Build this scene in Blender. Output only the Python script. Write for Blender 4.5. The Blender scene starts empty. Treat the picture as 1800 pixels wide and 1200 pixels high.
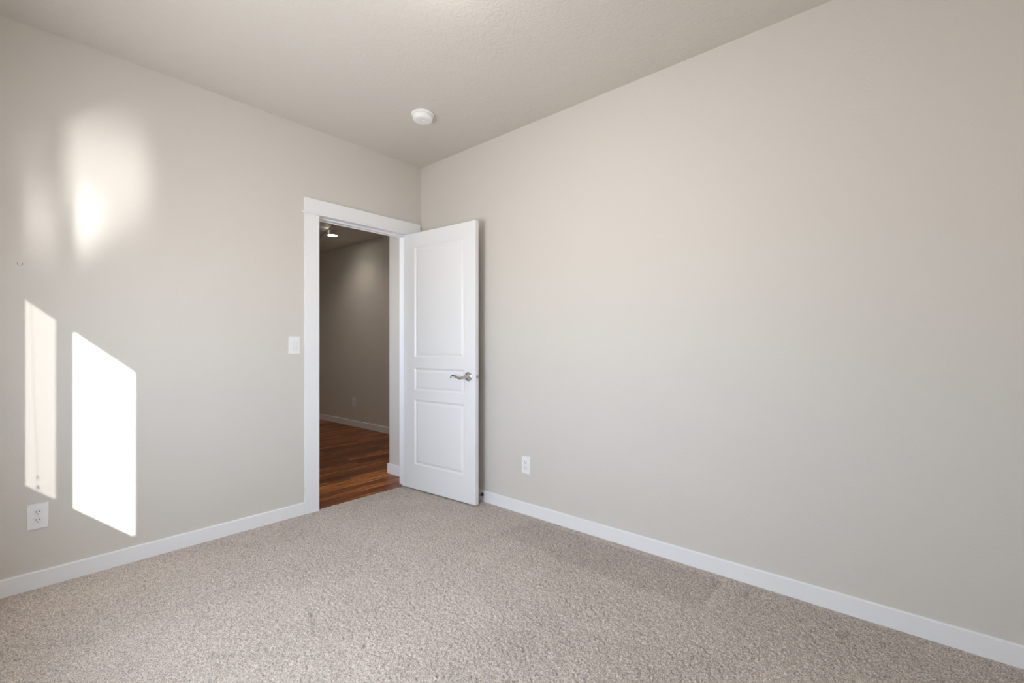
import bpy, bmesh, math, random
import numpy as np
from mathutils import Vector, Matrix

S = bpy.context.scene
COL = S.collection
R = math.radians

# ------------------------------------------------------------------ camera
CAM = Vector((-2.5231, -3.2528, 1.19))
YAW = R(40.9866)
cd = bpy.data.cameras.new('camera'); cam = bpy.data.objects.new('camera', cd); COL.objects.link(cam)
cam.location = CAM
cam.rotation_euler = (R(90), 0, YAW - R(90))
cd.sensor_width = 36.0; cd.lens = 16.1096
cd.shift_y = (609.05 - 600) / 1800.0
cd.clip_start = 0.01
S.camera = cam

# ------------------------------------------------------------------ view + world
S.view_settings.view_transform = 'Standard'
S.view_settings.look = 'None'
S.view_settings.gamma = 1.0
S.view_settings.use_curve_mapping = False
S.view_settings.exposure = 1.10
S.cycles.use_denoising = True
S.cycles.max_bounces = 16
S.cycles.diffuse_bounces = 12
S.cycles.transparent_max_bounces = 12
S.cycles.caustics_reflective = False
S.cycles.caustics_refractive = False

SKY = 11.4
w = bpy.data.worlds.new('sky'); S.world = w; w.use_nodes = True
nt = w.node_tree; nt.nodes.clear()
out = nt.nodes.new('ShaderNodeOutputWorld'); bg = nt.nodes.new('ShaderNodeBackground')
tc = nt.nodes.new('ShaderNodeTexCoord'); sx = nt.nodes.new('ShaderNodeSeparateXYZ')
rmp = nt.nodes.new('ShaderNodeValToRGB')
rmp.color_ramp.elements[0].position = 0.47; rmp.color_ramp.elements[0].color = (1.0, 1.01, 1.03, 1)
rmp.color_ramp.elements[1].position = 0.53; rmp.color_ramp.elements[1].color = (0.87, 0.98, 1.14, 1)
ma = nt.nodes.new('ShaderNodeMath'); ma.operation = 'MULTIPLY_ADD'; ma.inputs[1].default_value = 0.5; ma.inputs[2].default_value = 0.5
nt.links.new(tc.outputs['Generated'], sx.inputs[0]); nt.links.new(sx.outputs['Z'], ma.inputs[0])
nt.links.new(ma.outputs[0], rmp.inputs[0]); nt.links.new(rmp.outputs[0], bg.inputs[0])
bg.inputs[1].default_value = SKY
nt.links.new(bg.outputs[0], out.inputs[0])

def sun(name, d, strength, angle, color):
    l = bpy.data.lights.new(name, 'SUN'); l.energy = strength; l.angle = R(angle); l.color = color
    o = bpy.data.objects.new(name, l); COL.objects.link(o)
    o.rotation_euler = Vector(d).to_track_quat('-Z', 'Y').to_euler()
    o.location = (-5, -7, 4)
    return o
sun('sun', (1.0, 2.5, -0.9), 7.8, 0.6, (1.0, 0.985, 0.955))
# the low sun mirrored upwards by wet ground outside the window
def glint(target, size, energy, radius):
    l = bpy.data.lights.new('ground_glint', 'SPOT'); l.energy = energy; l.spot_size = R(size); l.spot_blend = 1.0; l.shadow_soft_size = radius
    o = bpy.data.objects.new('ground_glint', l); COL.objects.link(o)
    d = Vector((1.0, 2.5, 0.9)).normalized(); o.location = Vector(target) - 6.0 * d
    o.rotation_euler = d.to_track_quat('-Z', 'Y').to_euler()
glint((-2.13, 0, 2.10), 7.2, 600, 0.15)
glint((-2.335, 0, 1.82), 3.6, 2300, 0.15)

# daylight portal in the window opening (guides the sky light)
pl = bpy.data.lights.new('window_portal', 'AREA'); pl.shape = 'RECTANGLE'; pl.size = 1.42; pl.size_y = 1.08
po = bpy.data.objects.new('window_portal', pl); COL.objects.link(po)
po.location = (-2.87, -1.51, 1.34); po.rotation_euler = Vector((1, 0, 0)).to_track_quat('-Z', 'Y').to_euler()
pl.cycles.is_portal = True

# ------------------------------------------------------------------ materials
def lin(c):
    return tuple(((v / 255) / 12.92 if v / 255 <= 0.04045 else ((v / 255 + 0.055) / 1.055) ** 2.4) for v in c) + (1,)

def mat(name, color, rough=0.5, metal=0.0, bump=None, spec=0.5):
    m = bpy.data.materials.new(name); m.use_nodes = True
    n = m.node_tree.nodes; L = m.node_tree.links
    b = n['Principled BSDF']
    b.inputs['Base Color'].default_value = color if len(color) == 4 else (*color, 1)
    b.inputs['Roughness'].default_value = rough; b.inputs['Metallic'].default_value = metal
    b.inputs['Specular IOR Level'].default_value = spec
    tcn = n.new('ShaderNodeTexCoord')
    if bump:
        scale, strength, dist = bump
        no = n.new('ShaderNodeTexNoise'); no.inputs['Scale'].default_value = scale; no.inputs['Detail'].default_value = 3
        bp = n.new('ShaderNodeBump'); bp.inputs['Strength'].default_value = strength; bp.inputs['Distance'].default_value = dist
        L.new(tcn.outputs['Object'], no.inputs['Vector']); L.new(no.outputs[0], bp.inputs['Height'])
        L.new(bp.outputs[0], b.inputs['Normal'])
    return m

PAINT = (0.635, 0.606, 0.562)
def wall_material(name='wall_paint', col=PAINT):
    m = mat(name, col, 0.62, spec=0.25)
    n = m.node_tree.nodes; L = m.node_tree.links; b = n['Principled BSDF']
    tcn = n['Texture Coordinate']
    no = n.new('ShaderNodeTexNoise'); no.inputs['Scale'].default_value = 130; no.inputs['Detail'].default_value = 2
    r = n.new('ShaderNodeValToRGB'); r.color_ramp.elements[0].position = 0.42; r.color_ramp.elements[1].position = 0.62
    bp = n.new('ShaderNodeBump'); bp.inputs['Strength'].default_value = 0.22; bp.inputs['Distance'].default_value = 0.0012
    L.new(tcn.outputs['Object'], no.inputs['Vector']); L.new(no.outputs[0], r.inputs[0]); L.new(r.outputs[0], bp.inputs['Height'])
    L.new(bp.outputs[0], b.inputs['Normal'])
    return m

def ceiling_material(name='ceiling_paint', col=PAINT):
    m = mat(name, col, 0.6, spec=0.25)
    n = m.node_tree.nodes; L = m.node_tree.links; b = n['Principled BSDF']
    tcn = n['Texture Coordinate']
    no = n.new('ShaderNodeTexNoise'); no.inputs['Scale'].default_value = 34; no.inputs['Detail'].default_value = 3; no.inputs['Distortion'].default_value = 1.2
    r = n.new('ShaderNodeValToRGB'); r.color_ramp.elements[0].position = 0.47; r.color_ramp.elements[1].position = 0.56
    no2 = n.new('ShaderNodeTexNoise'); no2.inputs['Scale'].default_value = 110; no2.inputs['Detail'].default_value = 2
    mx = n.new('ShaderNodeMath'); mx.operation = 'MULTIPLY_ADD'; mx.inputs[1].default_value = 0.35
    bp = n.new('ShaderNodeBump'); bp.inputs['Strength'].default_value = 0.30; bp.inputs['Distance'].default_value = 0.0022
    L.new(tcn.outputs['Object'], no.inputs['Vector']); L.new(tcn.outputs['Object'], no2.inputs['Vector'])
    L.new(no.outputs[0], r.inputs[0]); L.new(no2.outputs[0], mx.inputs[0]); L.new(r.outputs[0], mx.inputs[2])
    L.new(mx.outputs[0], bp.inputs['Height']); L.new(bp.outputs[0], b.inputs['Normal'])
    return m

def carpet_material():
    m = mat('carpet', (0.42, 0.37, 0.325), 0.95, spec=0.05)
    n = m.node_tree.nodes; L = m.node_tree.links; b = n['Principled BSDF']
    tcn = n['Texture Coordinate']
    at = n.new('ShaderNodeAttribute'); at.attribute_name = 'lay'
    no = n.new('ShaderNodeTexNoise'); no.inputs['Scale'].default_value = 210; no.inputs['Detail'].default_value = 3
    r = n.new('ShaderNodeValToRGB')
    r.color_ramp.elements[0].position = 0.36; r.color_ramp.elements[0].color = (0.27, 0.235, 0.207, 1)
    r.color_ramp.elements[1].position = 0.62; r.color_ramp.elements[1].color = (0.61, 0.546, 0.490, 1)
    mm = n.new('ShaderNodeMix'); mm.data_type = 'RGBA'; mm.blend_type = 'MULTIPLY'; mm.inputs[0].default_value = 1.0
    L.new(tcn.outputs['Object'], no.inputs['Vector']); L.new(no.outputs[0], r.inputs[0])
    L.new(r.outputs[0], mm.inputs[6]); L.new(at.outputs['Color'], mm.inputs[7])
    L.new(mm.outputs[2], b.inputs['Base Color'])
    no2 = n.new('ShaderNodeTexNoise'); no2.inputs['Scale'].default_value = 330; no2.inputs['Detail'].default_value = 1
    bp = n.new('ShaderNodeBump'); bp.inputs['Strength'].default_value = 0.5; bp.inputs['Distance'].default_value = 0.003
    L.new(tcn.outputs['Object'], no2.inputs['Vector']); L.new(no2.outputs[0], bp.inputs['Height']); L.new(bp.outputs[0], b.inputs['Normal'])
    return m

def wood_material():
    m = mat('walnut_planks', (0.1, 0.04, 0.02), 0.36, spec=0.3)
    n = m.node_tree.nodes; L = m.node_tree.links; b = n['Principled BSDF']
    tcn = n['Texture Coordinate']
    br = n.new('ShaderNodeTexBrick'); br.offset = 0.37; br.offset_frequency = 2; br.squash = 1
    br.inputs['Scale'].default_value = 1; br.inputs['Brick Width'].default_value = 0.95; br.inputs['Row Height'].default_value = 0.092
    br.inputs['Mortar Size'].default_value = 0.0012; br.inputs['Bias'].default_value = -0.1
    br.inputs['Color1'].default_value = (0.15, 0.038, 0.008, 1); br.inputs['Color2'].default_value = (0.46, 0.165, 0.043, 1)
    br.inputs['Mortar'].default_value = (0.02, 0.008, 0.004, 1)
    L.new(tcn.outputs['Object'], br.inputs['Vector'])
    mp = n.new('ShaderNodeMapping'); mp.inputs['Scale'].default_value = (2.2, 30, 1)
    L.new(tcn.outputs['Object'], mp.inputs['Vector'])
    no = n.new('ShaderNodeTexNoise'); no.inputs['Scale'].default_value = 1.6; no.inputs['Detail'].default_value = 6; no.inputs['Distortion'].default_value = 0.6
    L.new(mp.outputs[0], no.inputs['Vector'])
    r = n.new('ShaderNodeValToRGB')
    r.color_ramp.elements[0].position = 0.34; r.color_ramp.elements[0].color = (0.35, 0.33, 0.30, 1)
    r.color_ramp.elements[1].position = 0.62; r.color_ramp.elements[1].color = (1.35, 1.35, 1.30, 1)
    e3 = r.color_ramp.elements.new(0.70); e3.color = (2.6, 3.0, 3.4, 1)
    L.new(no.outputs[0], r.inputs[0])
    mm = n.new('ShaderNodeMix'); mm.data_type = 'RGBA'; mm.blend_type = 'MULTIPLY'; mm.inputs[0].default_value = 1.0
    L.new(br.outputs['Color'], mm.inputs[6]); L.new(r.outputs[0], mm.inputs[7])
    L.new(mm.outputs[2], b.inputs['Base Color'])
    return m

def emissive(name, col, strength):
    m = mat(name, (0.9, 0.9, 0.88), 0.4)
    b = m.node_tree.nodes['Principled BSDF']
    b.inputs['Emission Color'].default_value = (*col, 1); b.inputs['Emission Strength'].default_value = strength
    return m

def clear_sheet(name, transmit, gloss):
    m = bpy.data.materials.new(name); m.use_nodes = True
    n = m.node_tree.nodes; L = m.node_tree.links; n.clear()
    o = n.new('ShaderNodeOutputMaterial'); t = n.new('ShaderNodeBsdfTransparent'); g = n.new('ShaderNodeBsdfGlossy'); mx = n.new('ShaderNodeMixShader')
    t.inputs[0].default_value = (transmit, transmit, transmit, 1); g.inputs['Roughness'].default_value = 0.02
    mx.inputs[0].default_value = gloss
    L.new(t.outputs[0], mx.inputs[1]); L.new(g.outputs[0], mx.inputs[2]); L.new(mx.outputs[0], o.inputs[0])
    return m

M_WALL = wall_material()
M_CEIL = ceiling_material()
M_TRIM = mat('white_trim_paint', (0.82, 0.83, 0.845), 0.38, bump=(60, 0.04, 0.001))
M_DOOR = mat('white_door_paint', (0.82, 0.83, 0.845), 0.36, bump=(90, 0.05, 0.0008))
M_PLASTIC = mat('white_plastic', (0.83, 0.83, 0.835), 0.33)
M_PLASTIC2 = mat('white_plastic_insert', (0.79, 0.79, 0.80), 0.30)
M_SLOT = mat('dark_slot', (0.09, 0.09, 0.09), 0.7)
M_SCREW = mat('painted_screw', (0.68, 0.68, 0.68), 0.35)
M_NICKEL = mat('satin_nickel', (0.58, 0.56, 0.53), 0.27, 1.0)
M_BRONZE = mat('dark_bronze', (0.10, 0.095, 0.085), 0.35, 1.0)
M_RUBBER = mat('rubber', (0.55, 0.55, 0.53), 0.7)
M_CARPET = carpet_material()
M_WOOD = wood_material()
M_DARKPLUG = mat('grey_grille', (0.45, 0.45, 0.46), 0.6)
M_MARK = mat('scuffed_paint', (0.36, 0.33, 0.29), 0.8)
M_GLASS = clear_sheet('window_glass', 0.97, 0.05)
M_SCREEN = clear_sheet('insect_screen', 0.185, 0.0)
M_VINYL = mat('white_vinyl', (0.8, 0.8, 0.8), 0.4)
M_LENS = emissive('lamp_lens', (1.0, 0.93, 0.82), 18.0)
M_DOME = emissive('lamp_dome_glass', (1.0, 0.98, 0.955), 17.0)

# ------------------------------------------------------------------ helpers
def link(name, bm, m, parent=None, smooth=False, bevel=0.0, seg=2, loc=None):
    me = bpy.data.meshes.new(name)
    bmesh.ops.recalc_face_normals(bm, faces=bm.faces)
    bm.to_mesh(me); bm.free()
    o = bpy.data.objects.new(name, me); COL.objects.link(o)
    me.materials.append(m)
    if smooth:
        for p in me.polygons: p.use_smooth = True
        me.set_sharp_from_angle(angle=R(40))
    if bevel:
        b = o.modifiers.new('edge', 'BEVEL'); b.width = bevel; b.segments = seg; b.limit_method = 'ANGLE'; b.angle_limit = R(60)
    if parent: o.parent = parent
    if loc: o.location = loc
    return o

def empty(name, loc, rot=0, kind=None):
    o = bpy.data.objects.new(name, None); COL.objects.link(o)
    o.location = loc; o.rotation_euler = (0, 0, rot); o.empty_display_size = 0.05
    if kind: o['kind'] = kind
    return o

def tag(o, label=None, cat=None, group=None, kind=None):
    if label: o['label'] = label
    if cat: o['category'] = cat
    if group: o['group'] = group
    if kind: o['kind'] = kind
    return o

def box(bm, x0, x1, y0, y1, z0, z1):
    v = [bm.verts.new(p) for p in ((x0,y0,z0),(x1,y0,z0),(x1,y1,z0),(x0,y1,z0),(x0,y0,z1),(x1,y0,z1),(x1,y1,z1),(x0,y1,z1))]
    for f in ((0,3,2,1),(4,5,6,7),(0,1,5,4),(1,2,6,5),(2,3,7,6),(3,0,4,7)):
        bm.faces.new([v[i] for i in f])
    return v

def boxm(*a):
    bm = bmesh.new(); box(bm, *a); return bm

def prism(pts, lift):
    """pts: 3-D outline; lift: vector"""
    bm = bmesh.new()
    v = [bm.verts.new(p) for p in pts]; f = bm.faces.new(v)
    r = bmesh.ops.extrude_face_region(bm, geom=[f])
    bmesh.ops.translate(bm, verts=[e for e in r['geom'] if isinstance(e, bmesh.types.BMVert)], vec=Vector(lift))
    return bm

def lathe(profile, seg=48, axis='Z', at=(0, 0, 0)):
    """profile: (radius, height) list; revolved about axis through 'at'"""
    bm = bmesh.new(); rings = []
    for r, h in profile:
        if r < 1e-6:
            rings.append([bm.verts.new((0, 0, h))])
        else:
            rings.append([bm.verts.new((r * math.cos(2 * math.pi * k / seg), r * math.sin(2 * math.pi * k / seg), h)) for k in range(seg)])
    for a, b in zip(rings, rings[1:]):
        for k in range(seg):
            q = [a[k % len(a)], a[(k + 1) % len(a)], b[(k + 1) % len(b)], b[k % len(b)]]
            u = []
            for x in q:
                if x not in u: u.append(x)
            if len(u) >= 3: bm.faces.new(u)
    if axis == 'X': bmesh.ops.rotate(bm, verts=bm.verts, matrix=Matrix.Rotation(R(90), 3, 'Y'))
    if axis == '-X': bmesh.ops.rotate(bm, verts=bm.verts, matrix=Matrix.Rotation(R(-90), 3, 'Y'))
    if axis == '-Y': bmesh.ops.rotate(bm, verts=bm.verts, matrix=Matrix.Rotation(R(90), 3, 'X'))
    if axis == '-Z': bmesh.ops.rotate(bm, verts=bm.verts, matrix=Matrix.Rotation(R(180), 3, 'X'))
    bmesh.ops.translate(bm, verts=bm.verts, vec=Vector(at))
    return bm

def tube(path, radii, seg=14, flat=(1, 1), up=(0, 0, 1)):
    """swept tube; flat scales (side, up)"""
    bm = bmesh.new(); P = [Vector(p) for p in path]; rings = []
    for i, p in enumerate(P):
        t = (P[min(i + 1, len(P) - 1)] - P[max(i - 1, 0)]).normalized()
        s = t.cross(Vector(up))
        if s.length < 1e-4: s = t.cross(Vector((0, 1, 0)))
        s.normalize(); u = s.cross(t)
        rings.append([bm.verts.new(p + radii[i] * (flat[0] * math.cos(a) * s + flat[1] * math.sin(a) * u)) for a in [2 * math.pi * k / seg for k in range(seg)]])
    for a, b in zip(rings, rings[1:]):
        for k in range(seg): bm.faces.new((a[k], a[(k + 1) % seg], b[(k + 1) % seg], b[k]))
    bm.faces.new(rings[0][::-1]); bm.faces.new(rings[-1])
    return bm

def bez(pts, n=40):
    """Catmull-Rom through points"""
    P = [Vector(p) for p in pts]; P = [2 * P[0] - P[1]] + P + [2 * P[-1] - P[-2]]
    o = []; m = len(P) - 3
    for k in range(n + 1):
        t = k / n * m; i = min(int(t), m - 1); t -= i
        a, b, c, d = P[i:i + 4]
        o.append(0.5 * ((2 * b) + (c - a) * t + (2 * a - 5 * b + 4 * c - d) * t * t + (3 * b - a - 3 * c + d) * t ** 3))
    return o

# ------------------------------------------------------------------ dimensions (metres; far corner of room is the origin)
CEIL = 2.7615
XW, YB = -2.72, -3.85            # window wall and back wall faces
OUTX, OUTY = -2.86, -3.97
TH = 0.114
JL, JR = -0.925, -0.140          # clear door opening
DHEAD = 2.145

# ------------------------------------------------------------------ walls, ceiling
pts = [(OUTX, 0, -0.05), (JL - 0.02, 0, -0.05), (JL - 0.02, 0, DHEAD + 0.02), (JR + 0.02, 0, DHEAD + 0.02), (JR + 0.02, 0, -0.05), (0.0, 0, -0.05), (0.0, 0, CEIL + 0.20), (OUTX, 0, CEIL + 0.20)]
tag(link('wall_left', prism(pts, (0, TH, 0)), M_WALL), kind='structure')
tag(link('wall_right', boxm(0, 0.12, OUTY, 0.487, -0.05, CEIL + 0.20), M_WALL, bevel=0.004), kind='structure')
tag(link('wall_back', boxm(OUTX, 0, OUTY, YB, -0.05, CEIL + 0.05), M_WALL), kind='structure')

WY0, WY1, WZ0, WZ1 = -2.20, -0.8175, 0.808, 1.87   # window opening
def ring_wall(x0, x1, y0, y1, z0, z1, a0, a1, b0, b1):
    bm = bmesh.new()
    def lay(x):
        return ([bm.verts.new((x, y, z)) for y, z in ((y0, z0), (y1, z0), (y1, z1), (y0, z1))],
                [bm.verts.new((x, y, z)) for y, z in ((a0, b0), (a1, b0), (a1, b1), (a0, b1))])
    o1, i1 = lay(x0); o2, i2 = lay(x1)
    for k in range(4):
        j = (k + 1) % 4
        bm.faces.new((o1[k], o1[j], i1[j], i1[k])); bm.faces.new((o2[k], i2[k], i2[j], o2[j]))
        bm.faces.new((o1[k], o2[k], o2[j], o1[j])); bm.faces.new((i1[k], i1[j], i2[j], i2[k]))
    return bm
tag(link('wall_window', ring_wall(OUTX, XW, YB, 0, -0.05, CEIL + 0.05, WY0, WY1, WZ0, WZ1), M_WALL), kind='structure')
tag(link('ceiling', boxm(XW, 0, YB, 0, CEIL, CEIL + 0.05), M_CEIL), kind='structure')

# ------------------------------------------------------------------ carpet
def carpet():
    st = 0.004
    nx = int(round(2.72 / st)) + 1; ny = int(round(3.87 / st)) + 1
    xs = np.linspace(-2.72, 0, nx); ys = np.linspace(-3.85, 0.02, ny)
    X, Y = np.meshgrid(xs, ys)
    rng = np.random.default_rng(5)
    def blur(a, k):
        for ax in (0, 1):
            s = np.zeros_like(a)
            for d in range(-k, k + 1): s += np.roll(a, d, ax)
            a = s / (2 * k + 1)
        return a
    def noise(k):
        a = blur(blur(rng.standard_normal((ny, nx)), k), k); return a / a.std()
    n0 = rng.standard_normal((ny, nx)); n1 = blur(n0, 1); n1 /= n1.std(); n2 = noise(4); n3 = noise(30)
    n1b = blur(rng.standard_normal((ny, nx)), 1); n1b /= n1b.std()
    Z = 0.0008 * n0 + 0.0008 * n1 - 0.0050 * np.clip(n1b - 0.75, 0, 1.6) + 0.0005 * n2
    wall_d = np.minimum(np.minimum(-X, X + 2.72), np.where((X > JL) & (X < JR), 1.0, -Y))
    Z *= np.clip((wall_d - 0.012) / 0.03, 0.12, 1)
    lay = 1.08 + 0.03 * noise(1) + 0.015 * noise(14) + 0.018 * n3
    def seg(ax, ay, bx, by, wdt):
        dx, dy = bx - ax, by - ay; L2 = dx * dx + dy * dy
        t = np.clip(((X - ax) * dx + (Y - ay) * dy) / L2, 0, 1)
        d = np.hypot(X - ax - t * dx, Y - ay - t * dy)
        return np.exp(-(d / wdt) ** 2)
    def sm(e0, e1, v):
        t = np.clip((v - e0) / (e1 - e0), 0, 1); return t * t * (3 - 2 * t)
    wob = 0.006 * n2
    # darker vacuum stroke beside the right wall, brushed against the lie of the pile
    rect = sm(-0.405, -0.385, X + wob) * (1 - sm(-0.075, -0.06, X + wob)) * sm(-2.55, -2.53, Y + wob) * (1 - sm(-1.30, -1.28, Y + wob))
    lay -= 0.115 * rect
    near = sm(-0.55, -0.40, X + 4 * wob) * (1 - sm(-2.70, -2.60, Y))
    lay -= 0.075 * near * (0.6 + 0.4 * np.clip(n3, -1, 1))
    def groove(a, b, c, d, wd, dep, dk):
        nonlocal Z, lay
        g = seg(a, b, c, d, wd) * (0.75 + 0.25 * np.clip(n2, -1, 1)); Z -= dep * g; lay -= dk * g
    groove(-0.06, -1.288, -0.42, -1.292, 0.008, 0.003, 0.14)
    groove(-0.405, -1.30, -0.395, -2.53, 0.007, 0.003, 0.08)
    groove(-0.07, -1.30, -0.07, -2.53, 0.007, 0.003, 0.08)
    g = seg(-0.04, -2.545, -0.34, -2.56, 0.014); Z += 0.002 * g; lay += 0.10 * g
    # wrinkled strokes by the door casing, dents from feet
    groove(-0.07, -2.515, -0.38, -2.53, 0.009, 0.003, 0.10)
    groove(-0.93, -0.02, -1.30, -0.26, 0.012, 0.004, 0.16)
    groove(-0.98, -0.03, -1.06, -0.16, 0.010, 0.003, 0.13)
    groove(-1.12, -0.20, -1.22, -0.36, 0.012, 0.003, 0.12)
    groove(-1.25, -0.16, -1.55, -0.30, 0.015, 0.003, 0.10)
    for (a, b, c, d, e) in ((-0.10, -2.66, -0.14, -2.66, .22), (-0.30, -2.60, -0.33, -2.63, .10), (-0.16, -3.06, -0.22, -3.04, .22), (-0.14, -2.98, -0.16, -3.0, .12), (-0.36, -3.2, -0.40, -3.18, .15),
                            (-1.75, -1.25, -1.85, -1.35, .10), (-1.55, -1.20, -1.62, -1.38, .10), (-1.3, -1.0, -1.1, -1.15, .06), (-1.95, -1.2, -1.7, -1.5, .05)):
        groove(a, b, c, d, 0.013, 0.005, 1.4 * e)
    # the ragged tucked edge at the threshold, and where it meets the skirting
    edge = sm(0.008, 0.02, Y + 0.3 * wob)
    Z -= 0.012 * edge
    Z += 0.0015
    verts = np.stack([X, Y, Z], -1).reshape(-1, 3).astype(np.float32)
    i = np.arange(nx * ny).reshape(ny, nx)
    q = np.stack([i[:-1, :-1], i[:-1, 1:], i[1:, 1:], i[1:, :-1]], -1).reshape(-1, 4)
    cx = X[:-1, :-1].reshape(-1) + st / 2; cy = Y[:-1, :-1].reshape(-1) + st / 2
    q = q[(cy < 0) | ((cx > JL) & (cx < JR))]
    used = np.zeros(nx * ny, bool); used[q.reshape(-1)] = True
    remap = np.cumsum(used) - 1
    verts = verts[used]; q = remap[q]; layv = lay.reshape(-1)[used]
    me = bpy.data.meshes.new('floor')
    me.vertices.add(len(verts)); me.vertices.foreach_set('co', verts.ravel())
    me.loops.add(q.size); me.loops.foreach_set('vertex_index', q.ravel().astype(np.int32))
    me.polygons.add(len(q)); me.polygons.foreach_set('loop_start', np.arange(0, q.size, 4, dtype=np.int32))
    me.polygons.foreach_set('use_smooth', np.ones(len(q), bool))
    me.update(calc_edges=True)
    a = me.attributes.new('lay', 'FLOAT', 'POINT'); a.data.foreach_set('value', layv.astype(np.float32))
    me.materials.append(M_CARPET)
    o = bpy.data.objects.new('floor', me); COL.objects.link(o); o['kind'] = 'structure'
carpet()
tag(link('floor_slab', boxm(OUTX, 0.12, OUTY, 0.0, -0.05, -0.02), M_TRIM), kind='structure')

# ------------------------------------------------------------------ skirting boards
def skirting(name, profile_axis, a, b, sign, off=0.0):
    t, h = 0.014, 0.0845
    prof = [(0, -0.012), (t, -0.012), (t, h - 0.003), (t - 0.003, h), (0, h)]
    if profile_axis == 'x':      # runs along x on a plane y=off; sign: direction it stands off
        bm = prism([(a, off + sign * p, z) for p, z in prof], (b - a, 0, 0))
    else:
        bm = prism([(off + sign * p, a, z) for p, z in prof], (0, b - a, 0))
    return tag(link(name, bm, M_TRIM), kind='structure')
skirting('baseboard_left', 'x', XW, -1.0325, -1)
skirting('baseboard_right', 'y', YB, -0.02, -1)
skirting('baseboard_back', 'x', XW, -0.014, 1, YB)
skirting('baseboard_window', 'y', YB + 0.014, -0.014, 1, XW)

# ------------------------------------------------------------------ door frame: casing, header, jambs
fr = empty('trim_1', (0, 0, 0), kind='structure')
link('casing', boxm(-1.0325, -0.930, -0.018, 0, -0.012, 2.140), M_TRIM, fr, bevel=0.002)
link('casing', boxm(-0.135, -0.026, -0.018, 0, -0.012, 2.140), M_TRIM, fr, bevel=0.002)
link('header', boxm(-1.036, -0.023, -0.021, 0, 2.153, 2.252), M_TRIM, fr, bevel=0.002)
link('fillet', boxm(-1.051, -0.010, -0.031, 0, 2.140, 2.153), M_TRIM, fr, bevel=0.005, seg=3)
link('jamb', boxm(JL - 0.02, JL, 0, 0.118, -0.012, DHEAD + 0.02), M_TRIM, fr, bevel=0.0015)
link('jamb', boxm(JR, JR + 0.02, 0, 0.118, -0.012, DHEAD + 0.02), M_TRIM, fr, bevel=0.0015)
link('head_jamb', boxm(JL, JR, 0, 0.118, DHEAD, DHEAD + 0.02), M_TRIM, fr, bevel=0.0015)
link('stop', boxm(JL, JR, 0.042, 0.078, DHEAD - 0.013, DHEAD), M_TRIM, fr, bevel=0.0015)
link('stop', boxm(JL, JL + 0.012, 0.042, 0.078, -0.012, DHEAD - 0.013), M_TRIM, fr, bevel=0.0015)
link('stop', boxm(JR - 0.012, JR, 0.042, 0.078, -0.012, DHEAD - 0.013), M_TRIM, fr, bevel=0.0015)
# casing on the hall side of the same frame
link('casing', boxm(-1.0325, -0.930, 0.114, 0.132, -0.012, 2.140), M_TRIM, fr, bevel=0.002)
link('casing', boxm(-0.135, -0.018, 0.114, 0.132, -0.012, 2.140), M_TRIM, fr, bevel=0.002)
link('header', boxm(-1.036, -0.010, 0.114, 0.134, 2.140, 2.252), M_TRIM, fr, bevel=0.002)

# ------------------------------------------------------------------ the open door (local: u along +X from hinge, thickness +Y away from the room)
DW, DT, DZ0, DZ1 = 0.803, 0.035, 0.012, 2.130
A = Vector((-0.195, -0.022)); dirv = Vector((0.057, -0.801)).normalized()
ang = math.atan2(dirv.y, dirv.x)
door = empty('door_1', (A.x, A.y, DZ0), ang, kind='structure')
tag(door, 'white three-panel interior door standing open against the right wall', 'door')
def leaf_bm():
    bm = bmesh.new()
    us = [0, 0.128, 0.690, DW]; zs = [0, 0.203, 0.742, 0.817, 1.004, 1.090, 2.003, DZ1 - DZ0]
    rects = {1, 3, 5}
    def side(y, s):
        V = {(i, j): bm.verts.new((us[i], y, zs[j])) for i in range(4) for j in range(8)}
        for i in range(3):
            for j in range(7):
                c = [V[i, j], V[i + 1, j], V[i + 1, j + 1], V[i, j + 1]]
                if i == 1 and j in rects:
                    u0, u1, z0, z1 = us[1], us[2], zs[j], zs[j + 1]
                    prev = c
                    for ins, dep in ((0.003, 0.0015), (0.011, 0.0075), (0.015, 0.0085), (0.018, 0.0085), (0.033, 0.0030), (0.037, 0.0022)):
                        cur = [bm.verts.new((u, y + s * dep, z)) for u, z in ((u0 + ins, z0 + ins), (u1 - ins, z0 + ins), (u1 - ins, z1 - ins), (u0 + ins, z1 - ins))]
                        for k in range(4): bm.faces.new((prev[k], prev[(k + 1) % 4], cur[(k + 1) % 4], cur[k]))
                        prev = cur
                    bm.faces.new(prev)
                else:
                    bm.faces.new(c)
        return V
    a = side(0.0, 1); b = side(DT, -1)
    for j in range(7):
        for i in (0, 3): bm.faces.new((a[i, j], a[i, j + 1], b[i, j + 1], b[i, j]))
    for i in range(3):
        for j in (0, 7): bm.faces.new((a[i, j], a[i + 1, j], b[i + 1, j], b[i, j]))
    return bm
# the local +Y must point towards the right wall (+x world): rotation by ang maps +Y to (-sin, cos)=(+.998,.067)
leaf = link('leaf', leaf_bm(), M_DOOR, door, bevel=0.0022)

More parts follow.
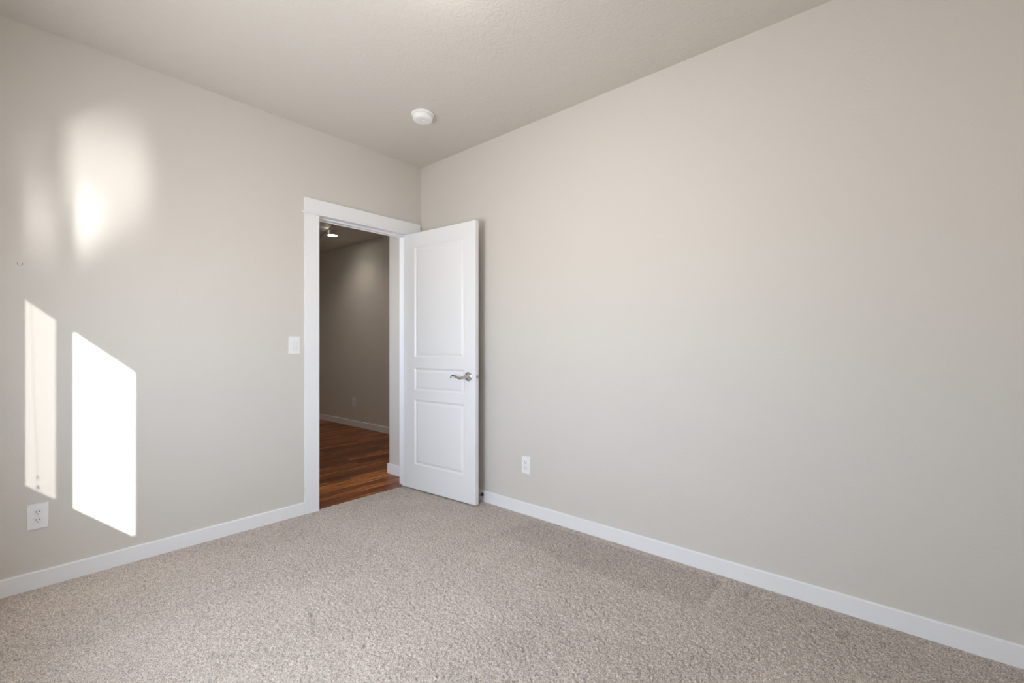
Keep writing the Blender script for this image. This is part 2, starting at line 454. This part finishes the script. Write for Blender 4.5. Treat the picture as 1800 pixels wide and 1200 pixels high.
HZ = 0.966 - DZ0; HU = 0.734
def handle(side):
    y = 0.0 if side < 0 else DT
    rose = link('rose', lathe([(0, 0), (0.0335, 0), (0.0345, 0.002), (0.0345, 0.005), (0.031, 0.008), (0.024, 0.0095), (0.0165, 0.0105), (0.0135, 0.016), (0.0125, 0.030), (0.0125, 0.036), (0.013, 0.050), (0.011, 0.054), (0, 0.055)], 40, '-Y'), M_NICKEL, door, smooth=True)
    rose.location = (HU, y, HZ)
    if side > 0: rose.rotation_euler = (0, 0, math.pi)
    s = side
    path = bez([(HU + 0.006, y + s * 0.043, HZ - 0.001), (HU - 0.02, y + s * 0.046, HZ - 0.005), (HU - 0.05, y + s * 0.048, HZ - 0.013), (HU - 0.08, y + s * 0.048, HZ - 0.005), (HU - 0.105, y + s * 0.047, HZ + 0.006), (HU - 0.128, y + s * 0.046, HZ + 0.004), (HU - 0.150, y + s * 0.043, HZ - 0.013)], 36)
    rad = [0.0095 + 0.001 * math.sin(k / 36 * 3.1) - 0.0048 * (k / 36) for k in range(37)]
    link('lever', tube(path, rad, 16, (0.75, 1.0)), M_NICKEL, door, smooth=True)
handle(-1); handle(1)
lt = link('latch_plate', lathe([(0, 0), (0.0125, 0), (0.0125, 0.0012), (0.0115, 0.002), (0, 0.002)], 32, 'X'), M_NICKEL, door, smooth=True)
lt.location = (DW - 0.0002, DT / 2, HZ)
bmb = bmesh.new()
vv = [bmb.verts.new(p) for p in ((0, -0.006, -0.0065), (0.011, 0.006, -0.0065), (0, 0.006, -0.0065), (0, -0.006, 0.0065), (0.011, 0.006, 0.0065), (0, 0.006, 0.0065))]
for f in ((0, 1, 2), (3, 5, 4), (0, 3, 4, 1), (1, 4, 5, 2), (2, 5, 3, 0)): bmb.faces.new([vv[i] for i in f])
link('latch_bolt', bmb, M_NICKEL, door, bevel=0.001, loc=(DW + 0.0015, DT / 2, HZ))
for z in (0.20, 1.06, 1.90):
    h = tube([(-0.004, DT + 0.006, z - 0.045), (-0.004, DT + 0.006, z + 0.045)], [0.006, 0.006], 16, up=(1, 0, 0))
    box(h, -0.003, -0.0002, 0.004, DT + 0.004, z - 0.044, z + 0.044)
    link('hinge', h, M_NICKEL, door)

# ------------------------------------------------------------------ outlets and switch (local: plate in XZ, faces -Y)
def outlet(name, label, loc, rot, group, w=0.0755, h=0.123, dark=True):
    t = empty(name, loc, rot)
    tag(t, label, 'outlet', group)
    bm = boxm(-w / 2, w / 2, -0.006, 0, -h / 2, h / 2)
    top = [e for e in bm.edges if all(abs(v.co.y + 0.006) < 1e-5 for v in e.verts)]
    bmesh.ops.bevel(bm, geom=top, offset=0.004, segments=3, profile=0.6, affect='EDGES')
    link('plate', bm, M_PLASTIC, t)
    for s in (1, -1):
        z0 = s * 0.0195
        # round-sided receptacle face with flat top and bottom
        pr = []
        for k in range(40):
            a = 2 * math.pi * k / 40
            pr.append((0.0172 * math.cos(a), max(-0.0160, min(0.0160, 0.0172 * math.sin(a)))))
        bm = prism([(x, -0.0055, z0 + z) for x, z in pr], (0, -0.0022, 0))
        rc = link('receptacle', bm, M_PLASTIC2, t, bevel=0.0006)
        for (dx, hh) in ((-0.0064, 0.0085), (0.0064, 0.0068)):
            link('slot', boxm(dx - 0.0012, dx + 0.0012, -0.0081, -0.0075, z0 + 0.002 - hh / 2 + 0.0015, z0 + 0.002 + hh / 2 + 0.0015), M_SLOT, rc)
        link('slot', prism([(0.0028 * math.cos(a), -0.0075, z0 - 0.0078 + 0.0028 * (math.sin(a) if math.sin(a) < 0 else math.sin(a) * 0.7)) for a in [2 * math.pi * k / 20 for k in range(20)]], (0, -0.0006, 0)), M_SLOT, rc)
    link('screw', lathe([(0, 0), (0.0032, 0), (0.0028, 0.0012), (0, 0.0015)], 20, '-Y', (0, -0.0055, 0)), M_SCREW, t, smooth=True)
    return t
GO = 'duplex wall outlets'
outlet('wall_outlet', 'white duplex outlet on the left wall, below the sunlit patches', (-2.351, 0, 0.354), 0, GO)
outlet('wall_outlet', 'white duplex outlet low on the right wall, right of the open door', (0, -1.194, 0.350), R(-90), GO)
outlet('wall_outlet', 'small white outlet on the dim hall wall, seen through the doorway', (1.13, 3.08, 0.358), R(-90), GO, w=0.0755)

sw = empty('light_switch', (-1.103, 0, 1.2005))
tag(sw, 'white rocker light switch on the left wall, beside the door casing', 'light switch')
bm = boxm(-0.0385, 0.0385, -0.006, 0, -0.0615, 0.0615)
top = [e for e in bm.edges if all(abs(v.co.y + 0.006) < 1e-5 for v in e.verts)]
bmesh.ops.bevel(bm, geom=top, offset=0.004, segments=3, profile=0.6, affect='EDGES')
link('plate', bm, M_PLASTIC, sw)
link('frame', ring_wall(-0.0085, -0.0045, -0.0185, 0.0185, -0.0350, 0.0350, -0.0162, 0.0162, -0.0327, 0.0327), M_PLASTIC2, sw).rotation_euler = (0, 0, R(90))
for o in list(sw.children):
    if o.name.startswith('frame'): o.location = (0, 0, 0); o.rotation_euler = (0, 0, R(90))
bm = bmesh.new()
vs = [bm.verts.new(p) for p in ((-0.0155, -0.005, -0.032), (0.0155, -0.005, -0.032), (0.0155, -0.005, 0.032), (-0.0155, -0.005, 0.032),
                                (-0.0155, -0.0115, -0.032), (0.0155, -0.0115, -0.032), (0.0155, -0.0068, 0.032), (-0.0155, -0.0068, 0.032), (-0.0155, -0.0088, 0.0), (0.0155, -0.0088, 0.0))]
for f in ((0, 3, 2, 1), (0, 1, 5, 4), (3, 7, 6, 2), (4, 5, 9, 8), (8, 9, 6, 7), (0, 4, 8, 7, 3), (1, 2, 6, 9, 5)): bm.faces.new([vs[i] for i in f])
link('rocker', bm, M_PLASTIC2, sw)
link('slider', boxm(0.0120, 0.0148, -0.0128, -0.0085, -0.030, -0.012), M_SCREW, sw)
link('paddle_seam', boxm(-0.0150, 0.0115, -0.0124, -0.0105, -0.0250, -0.0238), M_SCREW, sw)
for z in (0.0475, -0.0475):
    link('screw', lathe([(0, 0), (0.0032, 0), (0.0028, 0.001), (0, 0.0012)], 20, '-Y', (0, -0.0056, z)), M_SCREW, sw, smooth=True)

# ------------------------------------------------------------------ smoke detector
sd = empty('smoke_detector', (-0.580, -0.765, CEIL))
tag(sd, 'round white smoke detector on the ceiling near the far corner', 'smoke detector')
link('base', lathe([(0, 0), (0.074, 0), (0.076, 0.002), (0.076, 0.010), (0.072, 0.014), (0, 0.0142)], 64, '-Z'), M_PLASTIC, sd, smooth=True)
link('cover', lathe([(0.063, 0.0135), (0.066, 0.017), (0.066, 0.036), (0.063, 0.042), (0.056, 0.0455), (0.045, 0.047), (0.030, 0.0475), (0, 0.048)], 64, '-Z'), M_PLASTIC, sd, smooth=True)
bm = lathe([(0, 0), (0.013, 0), (0.013, 0.002), (0.011, 0.003), (0, 0.003)], 32, '-Z', (0.004, -0.006, -0.0475))
link('test_button', bm, M_PLASTIC2, sd, smooth=True)
link('indicator', lathe([(0, 0), (0.004, 0), (0.003, 0.002), (0, 0.0025)], 16, '-Z', (0.034, 0.012, -0.0472)), M_DARKPLUG, sd, smooth=True)

# ------------------------------------------------------------------ door stop on the skirting behind the door
ds = empty('door_stop', (-0.014, -0.772, 0.055))
tag(ds, 'small dark metal door stop on the skirting behind the open door', 'door stop')
link('flange', lathe([(0, 0), (0.014, 0), (0.0145, 0.002), (0.011, 0.006), (0.006, 0.009), (0, 0.0095)], 28, '-X'), M_BRONZE, ds, smooth=True)
link('rod', lathe([(0, 0.006), (0.0055, 0.006), (0.0048, 0.012), (0.0048, 0.042), (0, 0.042)], 20, '-X'), M_BRONZE, ds, smooth=True)
link('tip', lathe([(0, 0.040), (0.0085, 0.040), (0.009, 0.043), (0.0085, 0.052), (0.006, 0.056), (0, 0.057)], 24, '-X'), M_RUBBER, ds, smooth=True)

# ------------------------------------------------------------------ tiny scar in the paint
pm = tube(bez([(-2.4195, -0.0006, 1.597), (-2.418, -0.0008, 1.586), (-2.411, -0.0009, 1.582), (-2.404, -0.0008, 1.586), (-2.4015, -0.0006, 1.597)], 16), [0.0010, 0.0018, 0.0020, 0.0014, 0.0010, 0.0008, 0.0007, 0.0007, 0.0007, 0.0007, 0.0008, 0.0010, 0.0014, 0.0018, 0.0016, 0.0012, 0.0008], 8)
tag(link('paint_scar', pm, M_MARK), 'tiny u-shaped scuff in the paint high on the left wall', 'scuff mark')

# ------------------------------------------------------------------ hall beyond the doorway
HX, HY, HC, HL = 1.13, 4.9, 2.73, -1.7
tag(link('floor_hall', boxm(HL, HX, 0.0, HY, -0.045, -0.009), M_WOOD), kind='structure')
tag(link('wall_hall_right', boxm(HX, HX + 0.12, 0.36, HY + 0.12, -0.05, HC + 0.25), M_WALL), kind='structure')
tag(link('wall_hall_far', boxm(HL - 0.12, HX, HY, HY + 0.12, -0.05, HC + 0.25), M_WALL), kind='structure')
HW = (0.15, 0.40, 1.00, 2.05)     # narrow unseen opening, added to bring daylight into the hall
tag(link('wall_hall_left', ring_wall(HL - 0.12, HL, TH, HY, -0.05, HC + 0.25, *HW), M_WALL), kind='structure')
tag(link('added_hall_window', ring_wall(HL - 0.08, HL - 0.04, HW[0], HW[1], HW[2], HW[3], HW[0] + 0.03, HW[1] - 0.03, HW[2] + 0.03, HW[3] - 0.03), M_VINYL), kind='structure')
pl2 = bpy.data.lights.new('window_portal', 'AREA'); pl2.shape = 'RECTANGLE'; pl2.size = 0.27; pl2.size_y = 1.1; pl2.cycles.is_portal = True  # sky portal for the added hall opening
po2 = bpy.data.objects.new('window_portal', pl2); COL.objects.link(po2)
po2.location = (HL - 0.125, 0.275, 1.525); po2.rotation_euler = Vector((1, 0, 0)).to_track_quat('-Z', 'Y').to_euler()
tag(link('wall_hall_near', boxm(0.12, HX, 0.367, 0.487, -0.05, HC + 0.25), M_WALL), kind='structure')
def bx(y): return 0.767 + (y - 3.436) * (0.337 / 1.169)      # edge of the dropped ceiling
yA, yB = TH, HY
pts = [(bx(yA), yA, HC), (HX, yA, HC), (HX, yB, HC), (bx(yB), yB, HC)]
tag(link('ceiling_hall', prism(pts, (0, 0, 0.22)), M_CEIL), kind='structure')
pts = [(HL, yA, HC + 0.085), (bx(yA), yA, HC + 0.085), (bx(yB), yB, HC + 0.085), (HL, yB, HC + 0.085)]
tag(link('ceiling_hall_tray', prism(pts, (0, 0, 0.13)), M_CEIL), kind='structure')
def skirting_hall():
    skirting('baseboard_hall_right', 'y', 0.501, HY - 0.014, -1, HX).location.z = -0.006
    bm = prism([(0.0, 0.134, -0.012), (-0.014, 0.134, -0.012), (-0.014, 0.501, -0.012), (HX - 0.014, 0.501, -0.012), (HX - 0.014, 0.487, -0.012), (0.0, 0.487, -0.012)], (0, 0, 0.0965))
    tag(link('baseboard_hall_corner', bm, M_TRIM, bevel=0.002), kind='structure')
    skirting('baseboard_hall_far', 'x', HL, HX, -1, HY).location.z = -0.006
skirting_hall()

# recessed hall downlight
rl = empty('recessed_light', (0.628, 2.77, HC))
tag(rl, 'small glowing recessed light in the hall ceiling, seen through the doorway', 'ceiling light')
link('trim_ring', lathe([(0.062, 0.0), (0.080, 0.0), (0.080, 0.004), (0.062, 0.006), (0.062, 0.0)], 48, '-Z'), M_TRIM, rl, smooth=True)
link('lens', lathe([(0, 0.0005), (0.062, 0.0005), (0.060, 0.004), (0.03, 0.0065), (0, 0.007)], 48, '-Z'), M_LENS, rl, smooth=True)
fill_light = empty('recessed_light', (-0.45, 2.60, HC + 0.085))  # extra downlight added out of view to lift the hall's ambient light
tag(fill_light, 'added recessed hall light for ambient fill, unseen above the door head', 'ceiling light')
link('trim_ring', lathe([(0.062, 0.0), (0.080, 0.0), (0.080, 0.004), (0.062, 0.006), (0.062, 0.0)], 48, '-Z'), M_TRIM, fill_light, smooth=True)
link('lens', lathe([(0, 0.0005), (0.062, 0.0005), (0.060, 0.004), (0.03, 0.0065), (0, 0.007)], 48, '-Z'), M_LENS, fill_light, smooth=True)
sp = bpy.data.lights.new('downlight_lamp', 'SPOT'); sp.energy = 9; sp.spot_size = R(150); sp.spot_blend = 0.6; sp.shadow_soft_size = 0.06; sp.color = (1.0, 0.93, 0.82)  # spot of the added fill downlight
so = bpy.data.objects.new('downlight_lamp', sp); COL.objects.link(so); so.parent = fill_light; so.location = (0, 0, -0.02)
sp = bpy.data.lights.new('downlight_lamp', 'SPOT'); sp.energy = 5.4; sp.spot_size = R(138); sp.spot_blend = 0.75; sp.shadow_soft_size = 0.05; sp.color = (1.0, 0.90, 0.76)
so = bpy.data.objects.new('downlight_lamp', sp); COL.objects.link(so); so.parent = rl; so.location = (0, 0, -0.02)

# ------------------------------------------------------------------ window (beside the camera, outside the frame): frame, glass, screen
XF = -2.80
wd = empty('window_1', (XF, 0, 0), kind='structure')
P1 = (-1.3075, -0.87); P2 = (-2.11, -1.42); PZ1 = 1.793
def wbox(name, y0, y1, z0, z1, m=M_VINYL, x0=-0.012, x1=0.012):
    return link(name, boxm(x0, x1, y0, y1, z0, z1), m, wd, bevel=0.002 if m is M_VINYL else 0)
wbox('frame_head', WY0, WY1, PZ1, WZ1)
wbox('frame_sill', WY0, WY1, WZ0, WZ0 + 0.008)
wbox('frame_stile', P1[1], WY1, WZ0 + 0.008, PZ1)
wbox('frame_stile', WY0, P2[0], WZ0 + 0.008, PZ1)
wbox('mullion', P2[1], P1[0], WZ0 + 0.008, PZ1)
wbox('pane', P1[0], P1[1], WZ0 + 0.008, PZ1, M_GLASS, -0.002, 0.002)
wbox('pane', P2[0], P2[1], WZ0 + 0.008, PZ1, M_GLASS, -0.002, 0.002)
bm = bmesh.new(); bm.faces.new([bm.verts.new((-0.016, y, z)) for y, z in ((P1[0] - 0.05, WZ0 + 0.008), (P1[1] + 0.03, WZ0 + 0.008), (P1[1] + 0.03, PZ1 + 0.03), (P1[0] - 0.05, PZ1 + 0.03))])
link('insect_screen', bm, M_SCREEN, wd)

cd_ = empty('blind_cord', (-2.735, -0.963, 0.846))
tag(cd_, 'thin white pull cord hanging in the window opening', 'blind cord')
link('cord', tube([(-0.004, 0.05, 0.92), (-0.004, 0.03, 0.5), (0, 0.0, 0.02)], [0.0007] * 3, 8), M_PLASTIC, cd_)
link('tassel', lathe([(0, 0.021), (0.003, 0.020), (0.006, 0.006), (0.006, 0.0), (0, 0)], 16, 'Z', (0, 0, -0.012)), M_PLASTIC, cd_, smooth=True)
link('tassel', lathe([(0, 0.015), (0.002, 0.014), (0.0045, 0.005), (0.0045, 0.0), (0, 0)], 16, 'Z', (0, 0.004, 0.040)), M_PLASTIC, cd_, smooth=True)

# ------------------------------------------------------------------ ceiling lamp in the middle of the room (just above the frame)
cl = empty('ceiling_lamp', (-1.40, -1.90, CEIL))
tag(cl, 'flush round glass ceiling lamp in the middle of the room', 'ceiling light')
link('canopy', lathe([(0, 0), (0.150, 0), (0.152, 0.004), (0.152, 0.020), (0.148, 0.024), (0, 0.024)], 56, '-Z'), M_NICKEL, cl, smooth=True)
link('glass_dome', lathe([(0.143, 0.024), (0.142, 0.040), (0.130, 0.062), (0.105, 0.082), (0.070, 0.095), (0.03, 0.101), (0, 0.102)], 56, '-Z'), M_DOME, cl, smooth=True)
